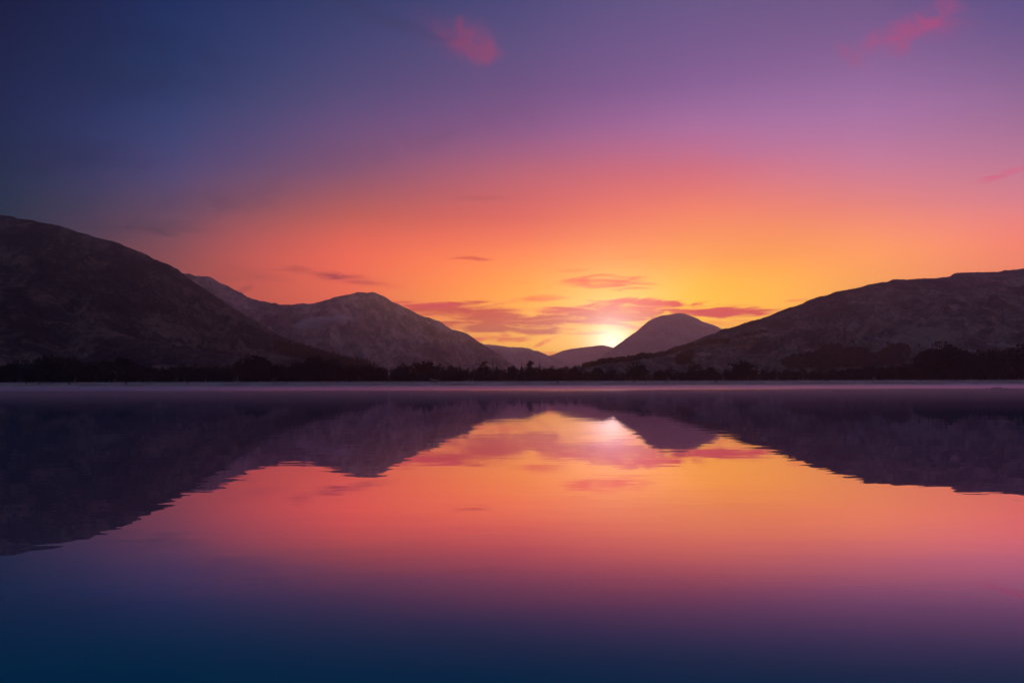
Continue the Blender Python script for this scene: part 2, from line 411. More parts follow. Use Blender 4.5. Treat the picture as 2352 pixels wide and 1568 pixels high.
# ------------------------------------------------------------------ hills
def hill_material(name, dark, mid, light, s, lean, rock=(0.10, 0.095, 0.10), bump=0.35):
    """mottled winter hillside: grass, heather, rock and gullies in streaks that run down the fall line"""
    m, nb, b = principled(name, 0.95)
    pos = nb.new('ShaderNodeNewGeometry').outputs['Position']
    sp = nb.new('ShaderNodeSeparateXYZ'); nb.l.new(pos, sp.inputs[0])
    # across and down coordinates of the slope, leaning to one side
    across = nb.math('ADD', sp.outputs[0], nb.math('MULTIPLY', sp.outputs[2], lean))
    down = nb.math('SUBTRACT', sp.outputs[2], nb.math('MULTIPLY', sp.outputs[0], lean * 0.35))
    wob = nb.noise(pos, s * 0.22, 3.0, 0.5)
    across = nb.math('ADD', across, nb.math('MULTIPLY', wob, 0.5 / s))
    vec = nb.xyz(nb.math('MULTIPLY', across, 1.0), nb.math('MULTIPLY', sp.outputs[1], 0.25), nb.math('MULTIPLY', down, 0.85))
    streak = nb.noise(nb.xyz(across, nb.math('MULTIPLY', sp.outputs[1], 0.12), nb.math('MULTIPLY', down, 0.28)), s, 6.0, 0.68, 0.15)
    mott = nb.noise(vec, s * 1.5, 7.0, 0.72, 0.15)
    patch = nb.noise(pos, s * 0.16, 5.0, 0.6, 0.2)
    fine = nb.noise(vec, s * 7.0, 4.0, 0.7)
    f = nb.math('MULTIPLY_ADD', streak, 0.36, nb.math('MULTIPLY_ADD', mott, 0.26, nb.math('MULTIPLY_ADD', patch, 0.22, nb.math('MULTIPLY', fine, 0.16))))
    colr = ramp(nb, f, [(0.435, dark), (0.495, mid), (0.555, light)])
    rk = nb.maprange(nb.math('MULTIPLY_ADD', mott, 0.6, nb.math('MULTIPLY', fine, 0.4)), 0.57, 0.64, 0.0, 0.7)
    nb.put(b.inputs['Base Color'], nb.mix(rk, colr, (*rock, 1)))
    bp = nb.new('ShaderNodeBump'); bp.inputs['Strength'].default_value = 1.0; bp.inputs['Distance'].default_value = bump / s
    nb.put(bp.inputs['Height'], nb.math('ADD', nb.math('MULTIPLY', streak, 0.5), nb.math('MULTIPLY', mott, 0.5))); nb.l.new(bp.outputs[0], b.inputs['Normal'])
    return m
m_hillA = hill_material('heather_hill', (0.004, 0.006, 0.009), (0.030, 0.027, 0.026), (0.19, 0.135, 0.10), 0.022, 0.9, (0.05, 0.05, 0.055))
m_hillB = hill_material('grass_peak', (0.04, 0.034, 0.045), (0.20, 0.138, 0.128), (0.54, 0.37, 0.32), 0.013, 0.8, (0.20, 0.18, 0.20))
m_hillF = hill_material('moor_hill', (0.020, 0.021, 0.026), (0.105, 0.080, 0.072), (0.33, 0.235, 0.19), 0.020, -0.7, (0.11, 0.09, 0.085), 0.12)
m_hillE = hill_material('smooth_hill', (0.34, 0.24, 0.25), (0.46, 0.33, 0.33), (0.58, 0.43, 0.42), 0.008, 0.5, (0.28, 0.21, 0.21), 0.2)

def hill(name, pts, dist, foot, mat, label, seed, ncol, nrow, relief=1.0, k=0.5, power=1.12, scale=1.0, jag=1.0):
    pts = np.array(pts, float)
    X = np.linspace(pts[0, 0], pts[-1, 0], ncol)
    Y = np.interp(X, pts[:, 0], pts[:, 1])
    Y = Y + jag * fbm(X / 14.0, X * 0 + seed, seed, 3, 0.6)
    dp = np.array(dist, float); Dc = np.interp(X, dp[:, 0], dp[:, 1])
    fp = np.array(foot, float); Df = np.interp(X, fp[:, 0], fp[:, 1])
    tanx = (X - W / 2) / F
    zc = EYE + Dc * (horizon(X) - Y) / F
    xc = Dc * tanx
    nb_ = 14
    v = np.concatenate([np.linspace(0, 1, nrow) ** 0.9, 1 + np.linspace(0, 1, nb_ + 1)[1:]])[:, None]
    vf = np.minimum(v, 1.0); vb = np.maximum(v - 1, 0)
    span = Dc - Df
    y = Df + span * vf + vb * np.maximum(span * 0.8, 200)
    x = xc * (1 - k * (1 - y / Dc))
    zf = ground_z(x[0], Df) - 4.0
    z = zf + (zc - zf) * vf ** power
    z = z - vb ** 1.25 * (zc - zf + 6)
    env = np.sin(np.pi * np.clip(v / 1.0, 0, 1)) ** 0.8 * np.clip((zc - zf) / 120, 0.05, 1.0)
    S = scale
    wx = x + 60 * S * perlin(x / (300 * S), y / (300 * S), seed + 3)
    gul = ridged(wx / (170 * S) + 0.35 * z / (170 * S), y / (800 * S), seed + 5, 6, 0.6)
    rough = fbm(x / (60 * S), y / (90 * S), seed + 9, 6, 0.65)
    z = z + relief * env * (17 * S * (gul - 0.9) + 9 * S * rough)
    me = mesh_np(name, np.stack([x, y, z], -1).reshape(-1, 3), grid_faces(len(v), ncol), True)
    o = link_mesh(name, me, mat)
    tag(o, label, 'hill', kind='structure')
    return o

def z1(p): return [(.25634 * x, 459.4 + .25634 * y) for x, y in p]
def z2(p): return [(516.8 + .24414 * x, 602.9 + .24414 * y) for x, y in p]
def z3(p): return [(918.7 + .24414 * x, 602.9 + .24414 * y) for x, y in p]
def z4(p): return [(1320.7 + .24414 * x, 602.9 + .24414 * y) for x, y in p]
def z5(p): return [(1777.7 + .24414 * x, 574.2 + .24414 * y) for x, y in p]

crest_A = [(-700, 440), (-400, 448), (-150, 472)] + z1([(0,133),(110,145),(150,163),(310,182),(340,196),(430,210),(540,230),(640,262),(710,290),(800,308),(830,325),(960,357),(1070,384),(1120,412),(1250,460),(1310,485),(1380,528),(1430,545),(1530,585),(1600,622),(1640,658),(1720,722),(1850,800)]) + [(517, 696), (560, 722), (597, 742), (639, 769), (690, 788), (737, 803), (790, 820), (860, 842)]
hillA = hill('hill', crest_A, [(-700, 3000), (0, 2900), (425, 2600), (860, 1900)], [(-700, 1350), (860, 1350)], m_hillA,
             'dark steep heathery hillside descending to the wood, tallest of the hills', 21, 620, 170, 1.25)
crest_A2 = [(-700, 520), (-300, 560), (0, 606), (60, 630), (97, 648), (154, 718), (210, 744), (282, 767), (333, 780), (450, 803), (600, 826), (700, 845)]
hillA2 = hill('hill', crest_A2, [(-700, 2000), (0, 1900), (350, 1650), (700, 1450)], [(-700, 1120), (700, 1120)], m_hillA,
              'low dark spur in front of the steep heathery hillside', 33, 380, 110, 0.8, jag=0.8)
crest_B = [(150, 560), (300, 592), (380, 612)] + z1([(1640,656),(1690,657),(1750,680),(1860,682),(1910,700),(1980,745),(2050,770)]) + z2([(40,225),(100,262),(150,280),(210,322),(250,335),(320,358),(390,368),(430,380),(475,378),(510,397),(560,394),(630,398),(660,392),(730,382),(795,390),(890,370),(990,345),(1030,325),(1110,310),(1200,293),(1250,276),(1340,284),(1390,275),(1420,285),(1510,322),(1570,365)]) + z3([(0,398),(90,440),(200,500),(280,520),(370,550),(420,585),(490,630),(550,640),(640,670),(720,730),(790,770),(900,850),(1000,930),(1080,985)])
hillB = hill('hill', crest_B, [(150, 5200), (520, 5400), (860, 6000), (1190, 4800)], [(150, 2900), (1190, 3300)], m_hillB,
             'pointed grassy peak with a saddle, a wisp of mist on its flank', 45, 620, 170, 1.6, scale=1.5)
crest_C = [(1000, 780), (1060, 786)] + z3([(790,772),(820,768),(900,775),(1000,790),(1080,795),(1150,797),(1230,810),(1260,825),(1300,830),(1390,872)]) + [(1290, 830), (1340, 850)]
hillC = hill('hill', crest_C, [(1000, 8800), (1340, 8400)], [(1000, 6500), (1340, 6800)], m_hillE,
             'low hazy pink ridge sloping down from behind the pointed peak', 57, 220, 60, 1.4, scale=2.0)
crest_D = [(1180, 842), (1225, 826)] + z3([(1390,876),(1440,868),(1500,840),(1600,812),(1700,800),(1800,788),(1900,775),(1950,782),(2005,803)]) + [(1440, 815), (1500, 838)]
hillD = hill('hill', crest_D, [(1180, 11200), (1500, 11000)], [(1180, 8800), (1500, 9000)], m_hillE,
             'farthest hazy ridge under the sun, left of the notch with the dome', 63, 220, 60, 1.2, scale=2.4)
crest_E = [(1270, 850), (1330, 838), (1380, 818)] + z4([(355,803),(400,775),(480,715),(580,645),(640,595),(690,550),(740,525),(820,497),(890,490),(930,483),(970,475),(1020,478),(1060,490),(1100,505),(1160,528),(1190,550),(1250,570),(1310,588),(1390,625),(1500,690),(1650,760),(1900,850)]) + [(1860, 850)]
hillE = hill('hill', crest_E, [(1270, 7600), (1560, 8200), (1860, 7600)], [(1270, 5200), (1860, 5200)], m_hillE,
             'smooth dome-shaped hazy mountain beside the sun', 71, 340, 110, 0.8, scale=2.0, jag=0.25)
crest_F = [(1300, 850), (1338, 841)] + z4([(160,935),(370,918),(430,917),(590,876),(700,858),(830,838),(900,804),(1060,757),(1110,742),(1200,702),(1310,665),(1390,627),(1500,605),(1600,565),(1660,548),(1740,530),(1830,500)]) + z5([(0,598),(100,555),(240,515),(350,462),(410,442),(500,425),(575,393),(680,375),(790,355),(900,322),(980,310),(1080,293),(1130,275),(1180,273),(1255,279),(1300,274),(1400,267),(1520,265),(1660,247),(1690,225),(1730,212),(1900,209),(2120,204),(2180,188),(2280,185),(2310,178),(2352,173)]) + [(2500, 606), (2750, 588), (3050, 585)]
hillF = hill('hill', crest_F, [(1300, 1750), (1480, 1900), (1655, 2500), (2352, 3100), (3050, 3200)], [(1300, 1250), (3050, 1200)], m_hillF,
             'long brown moorland hill with a flat top, scrub on its lower slope', 83, 640, 170, 1.1)
crest_G = [(1335, 858), (1352, 846), (1375, 835), (1418, 829), (1440, 828), (1458, 819), (1472, 817), (1490, 821), (1520, 829), (1580, 834), (1640, 834), (1720, 842), (1800, 856)]
hillG = hill('hill', crest_G, [(1335, 1330), (1800, 1380)], [(1335, 1130), (1800, 1130)], m_hillF,
             'low pale grassy knolls behind the wood at the foot of the moorland hill', 91, 220, 50, 0.5, jag=0.4)

def bvh_of(o):
    me = o.data
    vs = [v.co.copy() for v in me.vertices]; fs = [tuple(p.vertices) for p in me.polygons]
    return BVHTree.FromPolygons(vs, fs)
BVH = [bvh_of(o) for o in (hillA, hillA2, hillF, hillG)]
def on_slope(X, Y):
    """first slope met by the line of sight through a pixel"""
    d = Vector(((X - W / 2) / F, 1.0, (horizon(X) - Y) / F)).normalized()
    best = None
    for t in BVH:
        h = t.ray_cast(Vector((0, 0, EYE)), d)
        if h[0] is not None and (best is None or h[3] < best[1]): best = (h[0], h[3])
    return best[0] if best else None
def slope_z(x, y):
    best = float(ground_z(x, y))
    for t in BVH:
        h = t.ray_cast(Vector((x, y, 3000)), Vector((0, 0, -1)))
        if h[0] is not None: best = max(best, h[0].z)
    return best

# ------------------------------------------------------------------ trees
m_bark = varied('bark', (0.010, 0.010, 0.010), (0.038, 0.036, 0.034), 1.5)
m_twig = varied('bare_twigs', (0.008, 0.009, 0.010), (0.034, 0.034, 0.034), 0.7)
m_need = varied('needles', (0.006, 0.010, 0.008), (0.022, 0.032, 0.022), 0.8)
m_scrub = varied('scrub_twigs', (0.008, 0.010, 0.011), (0.036, 0.038, 0.038), 0.15)

class MB:
    def __init__(s): s.v = []; s.f = []
    def tube(s, p0, p1, r0, r1, n=4):
        p0 = Vector(p0); p1 = Vector(p1); d = (p1 - p0)
        if d.length < 1e-6: return
        q = d.to_track_quat('Z', 'Y'); b = len(s.v)
        for p, r in ((p0, r0), (p1, r1)):
            for i in range(n):
                a = 2 * math.pi * i / n
                s.v.append(p + q @ Vector((math.cos(a) * r, math.sin(a) * r, 0)))
        for i in range(n):
            j = (i + 1) % n
            s.f.append((b + i, b + j, b + n + j)); s.f.append((b + i, b + n + j, b + n + i))
    def cap(s, p, r, n=4): pass
    def quad(s, c, u, w):
        b = len(s.v); c = Vector(c)
        s.v += [c - u - w, c + u - w, c + u + w, c - u + w]
        s.f += [(b, b + 1, b + 2), (b, b + 2, b + 3)]
    def box(s, x0, x1, y0, y1, z0, z1):
        b = len(s.v)
        s.v += [Vector(p) for p in ((x0,y0,z0),(x1,y0,z0),(x1,y1,z0),(x0,y1,z0),(x0,y0,z1),(x1,y0,z1),(x1,y1,z1),(x0,y1,z1))]
        for q in ((0,3,2,1),(4,5,6,7),(0,1,5,4),(1,2,6,5),(2,3,7,6),(3,0,4,7)):
            s.f += [(b+q[0], b+q[1], b+q[2]), (b+q[0], b+q[2], b+q[3])]
    def mesh(s, name, mat=None):
        me = mesh_np(name, np.array([tuple(v) for v in s.v]), np.array(s.f))
        if mat: me.materials.append(mat)
        return me

def rnd_dir(rng, up=0.0):
    while True:
        v = Vector((rng.uniform(-1, 1), rng.uniform(-1, 1), rng.uniform(-1, 1)))
        if 0.1 < v.length < 1: break
    v.normalize(); v.z += up
    return v.normalized()

def broadleaf(seed, spread, low, density=1.0, leaf=0.026):
    """unit-height winter tree: trunk with limbs, crown of branches and twig sprays"""
    rng = random.Random(seed); T = MB(); K = MB()
    lean = Vector((rng.uniform(-.05, .05), rng.uniform(-.05, .05), 0))
    fork = rng.uniform(0.22, 0.34) * (1 - 0.4 * low)
    T.tube((0, 0, -0.03), (lean.x * .3, lean.y * .3, fork * .5), 0.030, 0.022, 6)
    top = Vector((lean.x, lean.y, fork)); T.tube((lean.x * .3, lean.y * .3, fork * .5), top, 0.022, 0.018, 6)
    tips = []
    def grow(p, d, L, r, lev):
        segs = 2 if lev < 2 else 1
        for s_ in range(segs):
            d = (d + rnd_dir(rng, 0.15) * 0.22).normalized()
            e = p + d * (L / segs)
            (T if lev == 0 else K).tube(p, e, r, r * 0.72, 4 if lev < 2 else 3)
            p = e; r *= 0.72
            if lev >= 1: tips.append((p, d, lev))
        if lev < 3:
            for _ in range(rng.choice((2, 3, 3)) if lev < 2 else 2):
                nd = (d + rnd_dir(rng, 0.10) * rng.uniform(0.55, 0.95)).normalized()
                grow(p, nd, L * rng.uniform(0.58, 0.80), r * 0.8, lev + 1)
    nl = rng.choice((4, 5, 5, 6))
    for i in range(nl):
        a = 2 * math.pi * (i + rng.uniform(-.3, .3)) / nl
        tilt = rng.uniform(0.25, 0.85) * spread
        d = Vector((math.cos(a) * tilt, math.sin(a) * tilt, 1)).normalized()
        start = top * rng.uniform(0.7, 1.0)
        grow(start, d, rng.uniform(0.20, 0.27), 0.014, 0)
    grow(top, Vector((0, 0, 1)), 0.26, 0.016, 0)
    for (p, d, lev) in tips:
        for _ in range(int((5 if lev == 3 else 3) * density)):
            c = p + rnd_dir(rng, 0.1) * rng.uniform(0.0, 0.055)
            u = rnd_dir(rng, 0.25) * leaf * rng.uniform(0.6, 1.5)
            w = u.cross(rnd_dir(rng)).normalized() * leaf * rng.uniform(0.18, 0.5)
            K.quad(c, u, w)
    zmax = max(v.z for v in K.v)
    for M_ in (T, K):
        M_.v = [v / zmax for v in M_.v]
    return T, K

def spruce(seed, slim):
    rng = random.Random(seed); T = MB(); K = MB()
    T.tube((0, 0, -0.02), (0, 0, 0.5), 0.017, 0.010, 5); T.tube((0, 0, 0.5), (0, 0, 0.99), 0.010, 0.002, 4)
    z = 0.08
    while z < 0.985:
        R = (1 - z) ** 0.85 * slim * rng.uniform(0.82, 1.12) + 0.008
        n = 7 if z < 0.8 else 5
        for i in range(n):
            a = 2 * math.pi * (i + rng.random()) / n; rr = R * rng.uniform(0.7, 1.1)
            d = Vector((math.cos(a), math.sin(a), 0)); s_ = Vector((-math.sin(a), math.cos(a), 0))
            p0 = Vector((0, 0, z)); p1 = p0 + d * rr * 0.6 + Vector((0, 0, -rr * 0.16)); p2 = p0 + d * rr + Vector((0, 0, -rr * 0.26))
            b = len(K.v); w = rr * 0.24 + 0.006
            K.v += [p0, p1 + s_ * w, p2, p1 - s_ * w, p1 + Vector((0, 0, -w * 1.3))]
            K.f += [(b, b + 1, b + 2), (b, b + 2, b + 3), (b, b + 2, b + 4)]
        z += 0.030 + 0.018 * (1 - z)
    return T, K

def pine(seed):
    """tall bare stem with limbs that carry separate flat clumps"""
    rng = random.Random(seed); T = MB(); K = MB()
    p = Vector((0, 0, -0.02)); r = 0.020
    for i in range(6):
        e = Vector((rng.uniform(-.02, .02) * i, rng.uniform(-.02, .02) * i, 0.15 * (i + 1))); T.tube(p, e, r, r * 0.82, 5); p = e; r *= 0.82
        if i >= 2:
            for _ in range(2):
                a = rng.uniform(0, 6.28); L = rng.uniform(0.12, 0.24)
                t = p + Vector((math.cos(a) * L, math.sin(a) * L, rng.uniform(0.02, 0.10))); K.tube(p, t, r * 0.5, r * 0.2, 4)
                for _ in range(46):
                    c = t + Vector((rng.gauss(0, .05), rng.gauss(0, .05), rng.gauss(0, .022)))
                    u = rnd_dir(rng, 0.2) * 0.020; w = u.cross(rnd_dir(rng)).normalized() * 0.011; K.quad(c, u, w)
    for _ in range(110):
        c = p + Vector((rng.gauss(0, .07), rng.gauss(0, .07), rng.gauss(0, .035)))
        u = rnd_dir(rng, 0.2) * 0.020; w = u.cross(rnd_dir(rng)).normalized() * 0.011; K.quad(c, u, w)
    zmax = max(v.z for v in K.v)
    for M_ in (T, K): M_.v = [v / zmax for v in M_.v]
    return T, K

def scrub_mesh(seed, n=260):
    rng = random.Random(seed); T = MB(); K = MB()
    for i in range(9):
        a = rng.uniform(0, 6.28); t = rng.uniform(0.1, 0.55)
        e = Vector((math.cos(a) * t, math.sin(a) * t, rng.uniform(0.55, 0.95))); T.tube((0, 0, -.03), e, 0.02, 0.006, 3)
        for _ in range(n // 9):
            q = rng.uniform(0.35, 1.1); c = e * q + rnd_dir(rng) * rng.uniform(0, 0.20); c.z = max(0.04, min(1.0, c.z))
            u = rnd_dir(rng, 0.5) * 0.060 * rng.uniform(.6, 1.4); w = u.cross(rnd_dir(rng)).normalized() * 0.022; K.quad(c, u, w)
    return T, K

LIB = {}
def lib(kind, parts, mat):
    T, K = parts
    LIB.setdefault(kind, []).append((T.mesh(kind + '_trunk', m_bark), K.mesh(kind + '_crown', mat), T, K))
for i in range(6): lib('bare', broadleaf(100 + i, 0.9, 0.0, 1.0), m_twig)
for i in range(3): lib('round', broadleaf(200 + i, 1.25, 0.6, 2.2, 0.030), m_twig)
for i in range(3): lib('spruce', spruce(300 + i, 0.17 + 0.03 * i), m_need)
for i in range(3): lib('pine', pine(400 + i), m_need)
for i in range(4): lib('scrub', scrub_mesh(500 + i), m_scrub)

def plant(kind, name, x, y, h, label, group, wide=1.0, variant=None, z=None):
    var = LIB[kind][variant if variant is not None else random.randrange(len(LIB[kind]))]
    root = bpy.data.objects.new(name, None); C.objects.link(root)
    root.empty_display_size = 0.5
    root.location = (x, y, (slope_z(x, y) if z is None else z) - 0.05)
    root.rotation_euler = (0, 0, random.uniform(0, 6.28))
    root.scale = (h * wide, h * wide, h)
    tag(root, label, 'bush' if kind == 'scrub' else 'tree', group)
    link_mesh('trunk' if kind != 'scrub' else 'stems', var[0], None, root)
    link_mesh('crown' if kind != 'scrub' else 'foliage', var[1], None, root)
    return root

TOPS = [(-120,836),(0,831),(39,823),(88,821),(117,814),(156,817),(186,817),(205,822),(254,828),(277,820),(312,827),(351,839),(390,836),(420,832),(460,835),(519,836),(539,830),(558,821),(588,815),(607,828),(646,830),(666,824),(705,819),(724,814),(754,819),(783,828),(812,830),(861,834),(882,835),(970,829),(999,831),(1038,833),(1077,835),(1108,833),(1136,839),(1165,836),(1194,838),(1217,831),(1235,832),(1313,833),(1342,843),(1381,841),(1391,839),(1411,846),(1430,845),(1450,833),(1469,834),(1479,851),(1528,841),(1547,844),(1567,849),(1592,842),(1628,846),(1667,845),(1691,838),(1708,832),(1726,838),(1745,843),(1785,846),(1892,848),(1951,841),(2029,832),(2058,831),(2088,830),(2107,817),(2127,803),(2146,792),(2176,784),(2195,788),(2215,804),(2234,812),(2264,803),(2303,798),(2352,790),(2480,792)]
TX = np.array([t[0] for t in TOPS], float); TY = np.array([t[1] for t in TOPS], float)
def top_y(X): return float(np.interp(X, TX, TY))
def tree_height(X, Ytop, D):
    x = D * (X - W / 2) / F
    return EYE + D * (horizon(X) - Ytop) / F - float(ground_z(x, D)), x

def behind(X):
    for lim, t in ((330, 'below the low dark spur'), (600, 'below the steep heathery hillside'), (860, 'below the conifer plantation'),
                   (1110, 'below the flank of the pointed peak'), (1250, 'below the low hazy ridge'), (1345, 'below the farthest ridge'),
                   (1560, 'beside the pale knolls'), (1800, 'below the moorland scrub line'), (2080, 'below the hillside wood')):
        if X < lim: return t
    return 'around the largest tree'
EDGE = ('on the lakeside wood edge', 'in mid-wood', 'at the back of the wood')
# the wood on the far bank: three loose rows of single trees
HOUSE_X = (250, 292)
n_bare = n_spr = 0
for row, (d0, step, drop) in enumerate(((62, 21.0, 7.0), (84, 23.0, 2.0), (112, 26.0, -1.5))):
    X = -60 + row * 7
    while X < 2420:
        Xj = X + random.uniform(-6, 6)
        X += step * random.uniform(0.75, 1.25)
        if HOUSE_X[0] < Xj < HOUSE_X[1] and row < 1: continue
        x0 = 640 * (Xj - W / 2) / F
        D = float(shore_y(x0)) + d0 + random.uniform(-9, 9)
        yt = top_y(Xj) + drop + random.choice((-2.5, -0.5, 1, 2.5, 4, 7, 11))
        h, x = tree_height(Xj, yt, D)
        if h < 4: h = 4 + random.random() * 2
        conif = (640 < Xj < 1500 and random.random() < 0.36) or random.random() < 0.08
        if Xj > 2080: conif = False
        if conif:
            plant('spruce', 'spruce_tree', x, D, h * 1.02, 'narrow dark spruce %s, %s' % (EDGE[row], behind(Xj)), 'spruces in the far-bank wood', random.uniform(0.85, 1.2)); n_spr += 1
        else:
            plant('bare', 'bare_tree', x, D, h, '%s leafless tree %s, %s' % ('tall' if h > 13.5 else 'low', EDGE[row], behind(Xj)), 'leafless trees in the far-bank wood', random.uniform(0.75, 1.15)); n_bare += 1

# trees that stand out from the wood by their own outline
SPECIAL = [
 ('pine', 'pine_tree', 1222, 827, 690, 1.0, 0, 'tallest pine with separate clumps, above the wood under the farthest ridge', 'scots'),
 ('pine', 'pine_tree', 1214, 832, 700, 0.9, 1, 'smaller pine with a bent clumped crown beside the tallest pine', None),
 ('pine', 'pine_tree', 1108, 829, 696, 0.8, 2, 'lone lollipop-shaped pine above the wood beside the lattice pylon', None),
 ('round', 'broadleaf_tree', 1459, 830, 676, 1.15, 0, 'round-crowned bare tree in front of the pale knolls', None),
 ('round', 'broadleaf_tree', 590, 814, 668, 1.4, 1, 'broad domed bare tree above the wood below the saddle of the peak', None),
 ('bare', 'bare_tree', 1591, 827, 672, 0.7, 0, 'slender leafless tree standing clear of its neighbours, foot of the moorland hill', None),
 ('bare', 'bare_tree', 1607, 834, 678, 0.75, 1, 'leafless tree with open branches, second in the thin row beside the slender one', None),
 ('bare', 'bare_tree', 1627, 841, 676, 0.9, 2, 'short leafless tree, last of the thin row beside the slender one', None),
 ('pine', 'pine_tree', 1692, 834, 690, 1.25, 2, 'flat-topped pine with spreading clumps beside the tall forked tree', None),
 ('round', 'broadleaf_tree', 1710, 825, 684, 1.0, 2, 'tall forked bare tree next to the flat-topped pine', None),
 ('pine', 'pine_tree', 1732, 837, 690, 1.0, 1, 'small pine with a level crown on the other side of the forked tree', None),
 ('round', 'broadleaf_tree', 2176, 781, 700, 1.15, 0, 'huge round-crowned dark tree, largest of the whole wood', None),
 ('round', 'broadleaf_tree', 2132, 799, 708, 1.1, 1, 'big dark tree pressed against the shoulder of the largest tree', None),
 ('round', 'broadleaf_tree', 2264, 800, 712, 1.2, 2, 'big spreading dark tree at the dip next to the largest tree', None),
 ('round', 'broadleaf_tree', 2330, 789, 705, 1.3, 0, 'massive dark tree at the far end of the wood beyond the dip', None),
 ('round', 'broadleaf_tree', 2218, 812, 700, 1.3, 1, 'lower dark tree filling the dip beside the largest tree', None),
 ('round', 'broadleaf_tree', 118, 813, 660, 1.3, 2, 'bushy dark tree, highest of the wood below the low spur', None),
 ('round', 'broadleaf_tree', 284, 819, 690, 1.3, 0, 'domed dark tree right behind the pale gabled cottage', None),
 ('spruce', 'spruce_tree', 1240, 829, 700, 1.0, 1, 'thin pointed spruce next to the tallest pine', None),
 ('spruce', 'spruce_tree', 1383, 840, 690, 1.1, 0, 'single dark spruce with a spire, near the pale knolls', None),
 ('round', 'broadleaf_tree', 726, 814, 676, 1.3, 1, 'broad bare tree at the foot of the conifer plantation', None),
 ('round', 'broadleaf_tree', 975, 827, 680, 1.2, 2, 'round bare tree on the wood edge below the steep flank of the peak', None),
]
for kind, name, X, Yt, D, wide, var, label, _ in SPECIAL:
    h, x = tree_height(X, Yt, D)
    plant(kind, name, x, D, h, label, None, wide, var)

# undergrowth that closes the wood below the crowns: one mass
def merge(parts):
    """parts: list of (verts array, faces array) -> one mesh"""
    V = []; Fs = []; o = 0
    for v, f in parts: V.append(v); Fs.append(f + o); o += len(v)
    return np.concatenate(V), np.concatenate(Fs)
def lib_np(kind):
    out = []
    for t, k_, T, K in LIB[kind]:
        tv = np.array([tuple(v) for v in T.v]); kv = np.array([tuple(v) for v in K.v])
        out.append(merge([(tv, np.array(T.f)), (kv, np.array(K.f))]))
    return out
LNP = {k: lib_np(k) for k in ('bare', 'round', 'spruce', 'scrub')}
def mini(kind, n, seed):
    """cheap tree of n loose sprays for stands far up the slopes"""
    rng = random.Random(seed); K = MB()
    if kind == 'spruce':
        K.tube((0, 0, 0), (0, 0, 0.9), 0.02, 0.004, 3)
        for i in range(n):
            z = rng.uniform(0.03, 0.99); R = (1 - z) * 0.20 + 0.01; a = rng.uniform(0, 6.28)
            d = Vector((math.cos(a), math.sin(a), 0)); s_ = Vector((-d.y, d.x, 0)) * R * 0.45
            b = len(K.v); K.v += [Vector((0, 0, z + 0.04)), d * R + s_ + Vector((0, 0, z - .06)), d * R - s_ + Vector((0, 0, z - .06))]; K.f += [(b, b + 1, b + 2)]
    else:
        K.tube((0, 0, 0), (0, 0, 0.5), 0.03, 0.015, 3)
        for i in range(n):
            d = rnd_dir(rng) * rng.random() ** 0.4
            c = Vector((d.x * 0.42, d.y * 0.42, 0.56 + d.z * 0.42))
            u = rnd_dir(rng, .2) * 0.10; w = u.cross(rnd_dir(rng)).normalized() * 0.06; K.quad(c, u, w)
    return np.array([tuple(v) for v in K.v]), np.array(K.f)
MINI = {'spruce': [mini('spruce', 60, 900 + i) for i in range(4)], 'round': [mini('round', 70, 910 + i) for i in range(4)]}
def placed(src, x, y, z, s, w=1.0):
    v, f = src; a = random.uniform(0, 6.28); c, s_ = math.cos(a), math.sin(a)
    q = np.empty_like(v); q[:, 0] = (v[:, 0] * c - v[:, 1] * s_) * s * w + x; q[:, 1] = (v[:, 0] * s_ + v[:, 1] * c) * s * w + y; q[:, 2] = v[:, 2] * s + z
    return q, f

parts = []
for i in range(900):
    X = random.uniform(-80, 2440); D0 = 640 * (X - W / 2) / F
    D = float(shore_y(D0)) + random.uniform(50, 150)
    x = D * (X - W / 2) / F
    full = (EYE + D * (horizon(X) - top_y(X)) / F) - float(ground_z(x, D))
    s = max(2.0, full * random.uniform(0.35, 0.78))
    if HOUSE_X[0] - 6 < X < HOUSE_X[1] + 6: s = min(s, 6.5)
    parts.append(placed(random.choice(LNP['scrub']), x, D, float(ground_z(x, D)) - .1, s, random.uniform(0.7, 1.1)))
V, Fc = merge(parts)
ug = link_mesh('undergrowth', mesh_np('undergrowth', V, Fc), m_scrub)
tag(ug, 'dark tangled undergrowth between the trees of the far-bank wood', 'undergrowth', kind='stuff')

# single low bushes on the open bank
BUSH = [(2230 * .5742, 0), (2535 * .5742, 8), (2585 * .5742, 2), (2664 * .5742, 10), (2862 * .5742, 4), (90, 3), (160, 6), (60, 9), (290, 2), (430, 7)]
for i, (X, dd) in enumerate(BUSH):
    x0 = 640 * (X - W / 2) / F; D = float(shore_y(x0)) + 20 + dd; x = D * (X - W / 2) / F
    plant('scrub', 'bank_bush', x, D, random.uniform(1.2, 2.0), 'small dark bush on the open grassy bank in front of the wood', 'bushes on the open bank', 1.3, z=float(ground_z(x, D)))

